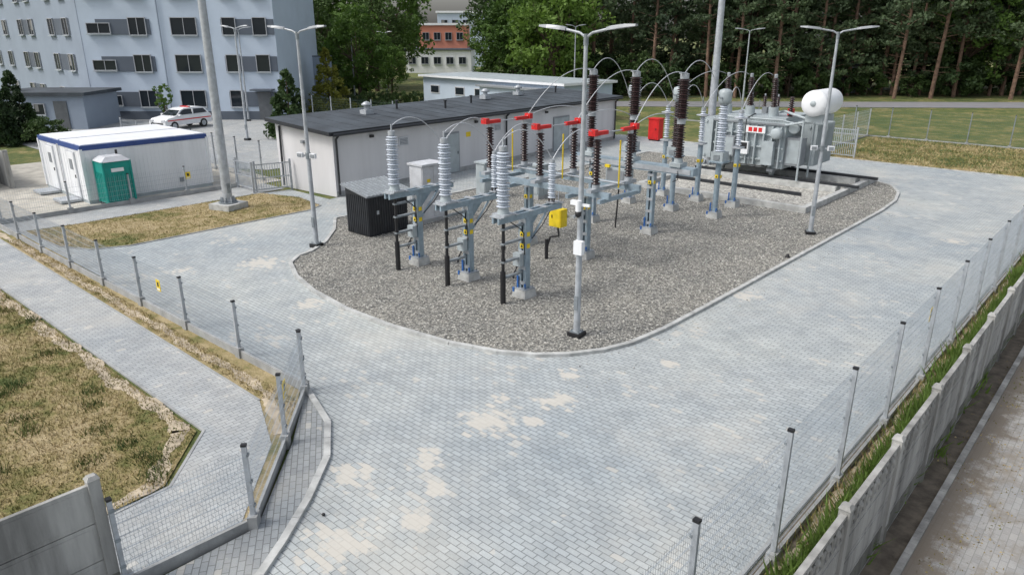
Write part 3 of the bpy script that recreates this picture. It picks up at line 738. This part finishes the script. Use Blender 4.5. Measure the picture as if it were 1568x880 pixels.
for i in range(1,24):
    t=i/24; p=Vector(ex[0]).lerp(Vector(ex[1]),t); q=Vector(ex[3]).lerp(Vector(ex[2]),t)
    mb.cyl((p.x,p.y,h1+.152),(q.x,q.y,h2+.152),.012,.012,'darkroof',4,False)
mb.cyl(onf(-.2,h1+.02,.36),onf(Lf+.2,h1+.02,.36),.07,.07,'blackm',10)
for s in (.12,Lf*.5,Lf-.2):
    mb.tube([onf(s,h1,.33),onf(s,h1-.2,.1),onf(s,.1,.1)],.05,'blackm',10)
mb.box(onf(Lf/2,.12,.01),(Lf,.03,.24),'concrete',ang)
mb.box(onf(7.6,1.08,.02),(1.1,.06,2.1),'tgreyd',ang); mb.box(onf(7.6,1.05,.045),(.98,.03,1.98),'tgrey',ang); mb.box(onf(8.0,1.05,.07),(.03,.03,.15),'black',ang)
mb.box(onf(17.5,1.08,.02),(1.7,.06,2.1),'tgreyd',ang); mb.box(onf(17.5,1.05,.045),(1.55,.03,1.98),'tgrey',ang)
for s in (4.2,11.3,14.2,20.5):
    mb.box(onf(s,2.05,.02),(.62,.05,.42),'frame',ang); mb.box(onf(s,2.05,.04),(.5,.03,.3),'tgreyd',ang)
    for k in range(4): mb.box(onf(s,1.95+k*.07,.06),(.48,.015,.02),'frame',ang)
for s in (2.2,9.5,15.9):
    mb.box(onf(s,2.5,.06),(.2,.1,.12),'black',ang)
mb.box(onf(8.9,1.9,.01),(.35,.02,.25),'yellow',ang)
mb.box(((a[0]+d_[0])/2,18.3,2.3),(.2,.14,.14),'tgreyd')
mb.tube([(-31.2,18.16,2.9),(-31.2,18.12,.1)],.05,'blackm',10)
for (s,o) in ((4.5,-2.9),(14.5,-3.6),(18.0,-3.8)):
    x,y,_=onf(s,0,o); z=h1+.15+(-o)*.075
    mb.box((x,y,z+.08),(.5,.5,.2),'galv'); mb.cyl((x,y,z+.15),(x,y,z+.45),.14,.14,'galv',14); mb.lathe((x,y,z+.4),[(.25,0),(.27,.05),(.12,.17),(.03,.2)],'galv',16)
for (s,o) in ((9.5,-2.2),(12.3,-2.8),(21.5,-3.3),(7,-3.4)):
    x,y,_=onf(s,0,o); z=h1+.15+(-o)*.07
    mb.cyl((x,y,z),(x,y,z+.4),.06,.06,'blackm',10); mb.cyl((x,y,z+.38),(x,y,z+.44),.1,.1,'blackm',10)
mb.make('switchgear_building')

mb=MB()
mb.prism([(-55.8,48.6),(-37,47),(-36.5,53),(-55.3,54.6)],0,3.0,'bwall')
mb.prism([(-56.1,48.2),(-36.7,46.6),(-36.2,53.3),(-55.6,55)],3.002,3.2,'white','tgrey')
mb.prism([(-46,46.5),(-37,45.8),(-36.9,47.0),(-45.9,47.7)],0,2.6,'bwall')
mb.prism([(-46.2,46.2),(-36.8,45.5),(-36.7,46.5),(-46.1,47.3)],2.602,2.75,'tgreyd')
for t in (.1,.3,.45):
    x=-55.8+18.8*t; y=48.6-1.6*t; mb.box((x,y-.02,1.9),(1.4,.06,.8),'frame',-.085); mb.box((x,y-.06,1.9),(1.2,.03,.6),'glass',-.085)
mb.make('low_rear_building')

# ------------------------------------------------------------ apartment block (local lat/fwd frame)
mb=MB()
F=63.0
poly=[(-35.5,F),(-19.5,F),(-19.5,F+13),(-48,F+32),(-57.7,F+20)]
mb.prism(poly,0,12.6,'bwall','darkroof')
mb.prism([(-35.8,F-.3),(-19.2,F-.3),(-19.2,F+13.3),(-48,F+32.5),(-58.2,F+20)],12.602,12.85,'bdark')
d=Vector((-22.2,20,0)); Ld=d.length; ud=d/Ld; nd=Vector((-ud.y,ud.x,0)); 
if nd.y>0: nd=-nd
def ons(s,z,o): v=Vector((-35.5,F,0))+ud*s+nd*o; return (v.x,v.y,z)
angs=math.atan2(ud.y,ud.x)
mb.box(ons(Ld/2,6.3,.01),(Ld,.04,12.5),'bside',angs)  # side wall skin, its shade put into the colour
def window(mb,c,w,h,ang,n,panes=2):
    c=Vector(c); 
    def off(o,s=0): 
        return (c.x+n.x*o+math.cos(ang)*s,c.y+n.y*o+math.sin(ang)*s,c.z)
    mb.box(off(.0),(w,.10,h),'glass',ang)
    t=.05
    for s in (-1,1):
        p=off(.05,s*(w/2)); mb.box(p,(t,.12,h+t),'wframe',ang)
    for s in (-1,1):
        p=off(.05); mb.box((p[0],p[1],c.z+s*h/2),(w,.11,t),'wframe',ang)
    for i in range(1,panes):
        p=off(.05,-w/2+w*i/panes); mb.box(p,(.04,.08,h),'wframe',ang)
    p=off(.1); mb.box((p[0],p[1],c.z-h/2-.07),(w+.15,.25,.05),'tgrey',ang)
    if random.random()<.25:
        p=off(.055,random.choice((-1,1))*w/4); mb.box((p[0],p[1],c.z+h*.12),(w*.36,.02,h*.65),'blind',ang)
nf=Vector((0,-1,0))
for zc in (1.75,4.6,7.5,10.4):
    mb.box((-31.9,F-.04,zc-.05),(4.4,.1,1.2),'bdark'); mb.box((-21.7,F-.04,zc-.05),(4.3,.1,1.2),'bdark')
    for (lc,w) in ((-33.9,1.9),(-30.7,1.4),(-26.9,2.1),(-23.2,1.1),(-20.7,1.1)):
        if zc<2 and lc==-20.7: continue
        if lc==-33.9: window(mb,(lc,F-.07,zc-.15),w,.8,0,nf,2)
        else: window(mb,(lc,F-.07,zc),w,1.35,0,nf,2 if w>1.2 else 1)
mb.box((-20.9,F-.12,1.15),(1.1,.1,2.3),'framed'); mb.box((-20.9,F-.5,2.5),(1.8,1,.12),'bdark')
mb.box((-27.5,F-.02,.35),(16,.05,.7),'bdark')
for lx in (-28.9,-25.3): mb.cyl((lx,F-.12,0),(lx,F-.12,12.5),.06,.06,'bside',6)
for zc in (1.75,4.6,7.5,10.4):
    for s in (3,6.5,12,15,20,24): window(mb,ons(s,zc,.05),1.3,1.35,angs,nd,2)
    mb.box(ons(4.7,zc,.03),(5.2,.05,1.3),'bdark',angs); mb.box(ons(13.5,zc,.03),(4.5,.05,1.3),'bdark',angs)
mb.make('apartment_block',(0,0,0),A)
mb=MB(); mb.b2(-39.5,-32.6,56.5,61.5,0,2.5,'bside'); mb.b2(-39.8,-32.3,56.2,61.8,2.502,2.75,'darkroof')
window(mb,(-37.6,56.47,1.5),1.2,.8,0,nf,2); mb.box((-34.4,56.47,1.05),(1.0,.08,2.1),'framed'); window(mb,(-36,56.47,1.5),.8,.8,0,nf,1)
mb.make('annex_building',(0,0,0),A)
mb=MB(); 
for i in range(3): mb.box((-21.4+i*1.5,74,2.4),(1.46,.1,4.8),'bside')
mb.box((-19.9,74,4.85),(4.6,.16,.1),'bdark'); mb.make('screen_wall',(0,0,0),A)
mb=MB(); f=139
mb.b2(-19.5,-7.5,f,f+14,0,4.0,'white'); mb.b2(-19.8,-7.2,f-.3,f+14.3,4.002,4.3,'bdark')
mb.b2(-17.2,-8.4,f+3,f+13,4.302,8.3,'pink'); mb.b2(-17.5,-8.1,f+2.7,f+13.3,8.302,8.7,'white')
for i in range(5): window(mb,(-18.3+i*2.3,f-.04,2.2),1.3,1.2,0,nf,2)
for i in range(4): window(mb,(-16+i*2.1,f+2.96,6.4),1.2,1.3,0,nf,2)
mb.make('salmon_building',(0,0,0),A)
mb=MB(); mb.b2(-16,-4,165,175,0,11,'bwall'); mb.b2(-16.3,-3.7,164.7,175.3,11.002,11.4,'white'); 
for i in range(5): window(mb,(-14.5+i*2.3,164.96,9),1.3,1.2,0,nf,2)
mb.make('distant_white_building',(0,0,0),A)
mb=MB(); mb.b2(38.5,42.5,92,95,0,3.2,'tgrey'); mb.b2(38.2,42.8,91.7,95.3,3.202,3.4,'darkroof'); mb.box((40.5,91.97,1.1),(1.2,.06,2.2),'framed'); window(mb,(39.4,91.96,2),.8,.8,0,nf,1); mb.make('garden_shed',(0,0,0),A)

# ------------------------------------------------------------ containers
mb=MB()
for i,(xa,xb) in enumerate(((-39.6,-36.95),(-36.9,-34.2))):
    y0,y1=10.5,16.0
    mb.b2(xa,xb,y0,y1,.12,2.32,'white'); mb.b2(xa-.02,xb+.02,y0-.02,y1+.02,.0,.14,'tgrey')
    mb.b2(xa-.03,xb+.03,y0-.03,y1+.03,2.28,2.48,'cblue'); mb.b2(xa+.06,xb-.06,y0+.06,y1-.06,2.482,2.52,'white')
    for x in (xa,xb):
        for y in (y0,y1): mb.box((x,y,1.25),(.12,.12,2.18),'white')
    xc=(xa+xb)/2
    mb.box((xc+.1,y0-.02,1.15),(.95,.05,2.05),'frame'); mb.box((xc+.1,y0-.05,1.15),(.85,.03,1.95),'white'); mb.box((xc+.1,y0-.07,1.6),(.35,.02,.45),'tgreyd')
    mb.box((xc+.42,y0-.08,1.1),(.03,.04,.14),'black'); mb.box((xc+.1,y0-.5,.1),(1.1,.8,.1),'galv')
    for k in range(8): mb.b2(xa+.12+k*(xb-xa-.24)/7.6,xa+.15+k*(xb-xa-.24)/7.6,y0-.012,y0,.2,2.25,'white')
for k in range(29): mb.b2(-34.2,-34.185,10.65+k*.18,10.69+k*.18,.2,2.25,'white')
mb.box((-34.15,14.6,.5),(.06,.25,.2),'tgreyd')
mb.make('site_office_container')
mb=MB(); xa,xb,ya,yb=-33.95,-32.95,10.85,11.95
mb.b2(xa,xb,ya,yb,.08,1.86,'teal'); mb.b2(xa-.03,xb+.03,ya-.03,yb+.03,.0,.12,'black')
for (x,y) in ((xa,ya),(xb,ya),(xa,yb),(xb,yb)): mb.cyl((x,y,.1),(x,y,1.9),.05,.05,'teal',8)
for k in range(5): mb.b2(xa+.12+k*.17,xa+.2+k*.17,ya-.02,ya,.2,1.4,'teal'); mb.b2(xb,xb+.02,ya+.12+k*.19,ya+.22+k*.19,.2,1.35,'teal')
mb.b2(xb,xb+.025,ya+.3,yb-.3,1.45,1.6,'white')
vs=[(xa-.05,ya-.05,1.88),(xb+.05,ya-.05,1.88),(xb+.05,yb+.05,1.88),(xa-.05,yb+.05,1.88),(xa+.15,ya+.2,2.08),(xb-.15,ya+.2,2.08),(xb-.15,yb-.2,2.08),(xa+.15,yb-.2,2.08)]
mb.add(vs,[(0,1,5,4),(1,2,6,5),(2,3,7,6),(3,0,4,7),(4,5,6,7),(3,2,1,0)],'frame'); mb.cyl((xa+.2,yb-.2,2.0),(xa+.2,yb-.2,2.25),.05,.05,'black',8)
mb.make('portable_toilet')
mb=MB(); mb.b2(-60,-40.5,9.2,9.35,0,1.7,'concfence'); 
for i in range(10): mb.box((-60+i*2.15,9.27,.9),(.15,.2,1.8),'concfence')
mb.make('concrete_boundary_wall')
mb=MB()
mb.b2(-45.5,-41.2,5.5,8.5,0,2.3,'white'); mb.b2(-45.6,-41.1,5.4,8.6,2.302,2.5,'tgreyd'); mb.box((-41.18,7,1.05),(.04,.9,2),'tgrey'); mb.make('utility_shed')

# ------------------------------------------------------------ car
def car(name,loc,rz):
    mb=MB()
    prof=[(-2.15,.35),(-2.2,.75),(-2.1,.98),(-1.95,1.05),(1.0,1.02),(1.9,.88),(2.15,.7),(2.18,.35)]
    def ext(pr,w0,w1,k,zc=1.0):
        n=len(pr); vs=[(x,-(w0 if z<zc else w1),z) for x,z in pr]+[(x,(w0 if z<zc else w1),z) for x,z in pr]
        mb.add(vs,[(i,(i+1)%n,n+(i+1)%n,n+i) for i in range(n)],k); mb.add(vs,[tuple(range(n)),tuple(range(n,2*n))[::-1]],k)
    ext(prof,.88,.84,'white')
    cab=[(-2.0,1.04),(-1.7,1.48),(-1.3,1.56),(.1,1.54),(.5,1.42),(1.1,1.02)]
    ext(cab,.84,.66,'white',1.2)
    gl=[(-1.8,1.1),(-1.58,1.42),(.15,1.45),(.42,1.38),(.9,1.08)]
    n=len(gl)
    for s in (-1,1):
        vs=[(x,s*(.845 if z<1.2 else .70)+s*.012,z) for x,z in gl]; mb.add(vs,[tuple(range(n)) if s<0 else tuple(range(n))[::-1]],'glass')
        mb.box((-.45,s*.83,1.25),(.09,.08,.4),'white'); mb.b2(-2.1,1.9,s*.885-.008,s*.885+.008,.70,.77,'red')
        mb.box((.85,s*.98,1.08),(.14,.2,.13),'white')
        mb.box((2.12,s*.62,.72),(.12,.36,.16),'frame'); mb.box((-2.17,s*.68,.85),(.1,.25,.2),'red')
        for x in (-1.35,1.35):
            mb.cyl((x,s*.70,.32),(x,s*.90,.32),.33,.33,'tyre',20); mb.cyl((x,s*.90,.32),(x,s*.915,.32),.2,.19,'galv',14)
    mb.add([(1.09,-.78,1.06),(1.09,.78,1.06),(.52,.62,1.41),(.52,-.62,1.41)],[(0,1,2,3)],'glass')
    mb.add([(-2.0,-.74,1.1),(-2.0,.74,1.1),(-1.73,.6,1.45),(-1.73,-.6,1.45)],[(3,2,1,0)],'glass')
    mb.box((2.19,0,.5),(.06,1.3,.16),'black'); mb.box((-.5,0,1.59),(.2,.9,.08),'red')
    mb.make(name,loc,rz)
car('parked_car',(-57.6,25.2,0.01),math.radians(-75))

# ------------------------------------------------------------ trees
def crown_mesh(name,clumps,leaf,k,trunk=None,per=60,flat=.6,kb='bark'):
    mb=MB()
    if trunk: trunk(mb)
    C=np.array([c[:3] for c in clumps]); R=np.array([c[3] for c in clumps]); n=len(C)*per
    i=np.repeat(np.arange(len(C)),per)
    d=rng.normal(0,1,(n,3)); d/=np.linalg.norm(d,axis=1)[:,None]; r=rng.uniform(.25,1,n)**.5
    P=C[i]+d*(r*R[i])[:,None]*np.array([1,1,flat])
    a=rng.normal(0,1,(n,3)); a/=np.linalg.norm(a,axis=1)[:,None]
    b=np.cross(a,rng.normal(0,1,(n,3))); b/=np.linalg.norm(b,axis=1)[:,None]
    s=rng.uniform(.6,1.3,n)[:,None]*leaf
    Q=np.stack([P-a*s,P+b*s*.55,P+a*s,P-b*s*.55],1).reshape(-1,3)
    o=len(mb.v); mb.v+=[tuple(q) for q in Q.tolist()]; mi=mb.mi(k)
    for j in range(n):
        mb.f.append((o+4*j,o+4*j+1,o+4*j+2,o+4*j+3)); mb.m.append(mi); mb.sm.append(False)
    me=bpy.data.meshes.new(name); me.from_pydata(mb.v,[],mb.f)
    for kk in mb.mats: me.materials.append(M[kk])
    me.polygons.foreach_set('material_index',mb.m); me.update(); return me
def pine_mesh(i,H=20,low=.35,spread=3.0,per=42,leaf=.22):
    cl=[]; br=[]
    nb=46
    for j in range(nb):
        t=low+(1-low)*(j/nb); z=H*t; rr=spread*(1.05-t)**.6*random.uniform(.5,1.1)+.3; a=random.uniform(0,6.28)
        e=(rr*math.cos(a),rr*math.sin(a),z+random.uniform(-.2,.7)); br.append(((0,0,z-.4),e))
        cl.append((*e,random.uniform(.6,1.15)))
        cl.append((e[0]*.55,e[1]*.55,z+.1,random.uniform(.5,.9)))
    cl.append((0,0,H,.7))
    def tr(mb):
        mb.cyl((0,0,-.1),(0.1,0,H*.5),.22,.15,'pbark',8); mb.cyl((0.1,0,H*.5),(0,0,H),.15,.03,'pbark',8)
        for p,q in br: mb.cyl(p,q,.05,.015,'pbark',4,False)
        for k in range(10):
            z=random.uniform(2,H*low); a=random.uniform(0,6.28); mb.cyl((0,0,z),(1.3*math.cos(a),1.3*math.sin(a),z+.1),.03,.01,'pbark',4,False)
    return crown_mesh('pine_mesh_%d'%i,cl,leaf,'pineleaf',tr,per)
def decid_mesh(i,H=12,R=4.5,k='leaf',low=.2,ncl=110,per=60,leaf=.2):
    cl=[];ends=[]
    for j in range(ncl):
        d=Vector((random.gauss(0,1),random.gauss(0,1),random.gauss(0,1))).normalized(); r=random.uniform(.35,1.0)**.5*random.uniform(.8,1.1)
        z=H*(low+(1-low)/2)+d.z*r*H*(1-low)/2; w=R*(1-.25*max(0,d.z))
        cl.append((d.x*r*w,d.y*r*w,z,random.uniform(.5,1.1)*R/4.5)); 
        if j%4==0: ends.append(cl[-1][:3])
    def tr(mb):
        mb.cyl((0,0,-.1),(0,0,H*.45),.28*H/12,.16*H/12,'bark',10)
        for e in ends: mb.cyl((0,0,H*random.uniform(.2,.45)),e,.09*H/12,.02,'bark',5,False)
    return crown_mesh('tree_mesh_%d'%i,cl,leaf,k,tr,per,.8)
def conif_mesh(i,H=5,R=1.7,k='leafy',per=40,leaf=.14):
    cl=[]
    for j in range(120):
        t=random.random()**1.3; a=random.uniform(0,6.28); r=R*(1-t)**.8*random.uniform(.55,1.0)+.05
        cl.append((r*math.cos(a),r*math.sin(a),.25+t*(H-.3),.42*(1-t*.5)))
    def tr(mb): mb.cyl((0,0,-.05),(0,0,H*.95),.12,.02,'bark',8)
    return crown_mesh('conifer_mesh_%d'%i,cl,leaf,k,tr,per,.9)
pines=[pine_mesh(i,random.uniform(17,22),(.12,.2,.3,.16,.36)[i],random.uniform(2.8,3.8)) for i in range(5)]
decs=[decid_mesh(0,12,4.5,'leaf',.12),decid_mesh(1,10,4.0,'leafl',.1),decid_mesh(2,14,5,'leafd',.12)]
bush=decid_mesh(9,3.2,2.2,'leafd',0.0,50,50,.16)
def place(name,me,lat,fwd,s=1.0,parent=None,sz=None):
    o=bpy.data.objects.new(name,me); scene.collection.objects.link(o); o.location=W(lat,fwd,0)
    o.rotation_euler=(random.uniform(-.03,.03),random.uniform(-.03,.03),random.uniform(0,6.28)); o.scale=(s,s,sz or s)
    if parent: o.parent=parent
    return o
def empty(name):
    e=bpy.data.objects.new(name,None); scene.collection.objects.link(e); return e
forest=empty('distant_forest')
def pxl(px,fwd): return (px-784)*(fwd*.943+1)/1106
for row,(fw,st) in enumerate(((91,3.4),(98,3.8),(106,4.2))):
    lat=pxl(785,fw)
    while lat<pxl(1720,fw):
        r=random.random(); me=random.choice(pines) if r<.8 else random.choice((decs[0],decs[2]))
        place('tree',me,lat+random.uniform(-1.2,1.2),fw+random.uniform(-3,3),random.uniform(.85,1.2) if r<.8 else random.uniform(1.0,1.5),forest)
        lat+=st*random.uniform(.7,1.3)
for fw in (88,99):
    lat=pxl(770,fw)
    while lat<pxl(1720,fw):
        place('undergrowth',bush,lat,fw+random.uniform(-2,2),random.uniform(.8,1.6),forest); lat+=random.uniform(2.6,4.8)
for row,(fw,st) in enumerate(((100,4.8),(114,5.2))):
    lat=pxl(395,fw)
    while lat<pxl(598,fw):
        r=random.random(); me=random.choice(pines) if r<.4 else random.choice(decs)
        place('tree',me,lat,fw+random.uniform(-3,3),random.uniform(.9,1.25) if r<.4 else random.uniform(1.1,1.6),forest); lat+=st*random.uniform(.7,1.3)
lat=pxl(420,92)
while lat<pxl(610,92): place('undergrowth',bush,lat,90+random.uniform(-4,4),random.uniform(.9,1.6),forest); lat+=random.uniform(2.5,4.5)
lat=-60
while lat<30:
    place('tree',random.choice(decs),lat,random.uniform(188,205),random.uniform(.85,1.1),forest); lat+=random.uniform(4,6)
place('tree',decs[2],pxl(612,120),120,.8,forest)
place('deciduous_tree',decs[1],pxl(848,84),84,1.35)
place('deciduous_tree',decs[0],pxl(792,92),92,1.1)
place('deciduous_tree',decs[0],pxl(758,99),99,.9)
place('deciduous_tree',decs[1],pxl(548,80),80,.95)
place('deciduous_tree',decs[0],pxl(598,88),88,.5)
place('deciduous_tree',decs[2],pxl(480,88),88,.85)
place('deciduous_tree',decs[2],pxl(575,95),95,.9)
place('yellow_conifer',conif_mesh(0,5.6,2.1,'leafy'),-17.2,70.5)
place('small_pine_tree',conif_mesh(1,5.0,1.9,'leafd',26,.2),pxl(438,52),52,.9)
place('young_tree',decid_mesh(11,3.6,.9,'leaf',.3,26,30,.1),pxl(244,58),58,1)
th=conif_mesh(2,4.2,1.1,'thuja',40,.14)
for px,fw,s in ((22,50,.8),(34,50,.6),(2,52,.8),(10,58,1.0),(-12,48,.9)): place('thuja_tree',th,pxl(px,fw),fw,s)
place('shrub',bush,pxl(55,48),48,.6); place('shrub',bush,pxl(40,50),50,.5)
for px,fw in ((1378,84),(1402,88),(1190,84),(1320,90),(1470,86),(1525,88),(1085,86),(1000,88),(1255,87),(1560,83),(1130,85),(1435,84)):
    place('pine_tree',random.choice(pines),pxl(px,fw),fw,random.uniform(.9,1.1))
for px,fw in ((560,62),(590,66),(540,72)): place('shrub',bush,pxl(px,fw),fw,.45)
lat=pxl(560,74)
while lat<pxl(650,74): place('hedge_shrub',bush,lat,74,.5); lat+=1.6
for (px,fw,h) in ((540,80,6.5),(590,90,7),(372,62,7.3),(880,75,7.6)):
    w=W(pxl(px,fw),fw); lamp('street_lamp',w.x,w.y,h,.7,random.uniform(0,1))

# ------------------------------------------------------------ world, sun, camera
w=bpy.data.worlds.new('World'); scene.world=w; w.use_nodes=True; nt=w.node_tree
bg=nt.nodes['Background']; sky=nt.nodes.new('ShaderNodeTexSky'); sky.sky_type='NISHITA'; sky.sun_disc=False
el=math.radians(52); az=math.radians(-120)
sx,sy=math.cos(az),math.sin(az)
sky.sun_elevation=el; sky.sun_rotation=math.atan2(sx,sy)
sky.air_density=1.0; sky.dust_density=4.0; sky.ozone_density=1.0
hs=nt.nodes.new('ShaderNodeHueSaturation'); hs.inputs['Saturation'].default_value=.4; hs.inputs['Value'].default_value=1.3
nt.links.new(sky.outputs[0],hs.inputs['Color']); nt.links.new(hs.outputs[0],bg.inputs['Color']); bg.inputs['Strength'].default_value=.15
sl=bpy.data.lights.new('sun','SUN'); sl.energy=1.5; sl.angle=math.radians(14); sl.color=(1,.96,.9)
so=bpy.data.objects.new('sun',sl); scene.collection.objects.link(so)
dirv=Vector((-sx*math.cos(el),-sy*math.cos(el),-math.sin(el))); so.rotation_euler=dirv.to_track_quat('-Z','Y').to_euler()
cd=bpy.data.cameras.new('camera'); co=bpy.data.objects.new('camera',cd); scene.collection.objects.link(co)
co.location=(0,0,7); co.rotation_euler=(math.radians(90-19.4),0,A); cd.sensor_width=36; cd.lens=36*1106/1568; cd.clip_end=3000; cd.clip_start=.1
scene.camera=co
scene.view_settings.view_transform='Standard'; scene.view_settings.look='None'; scene.view_settings.exposure=0
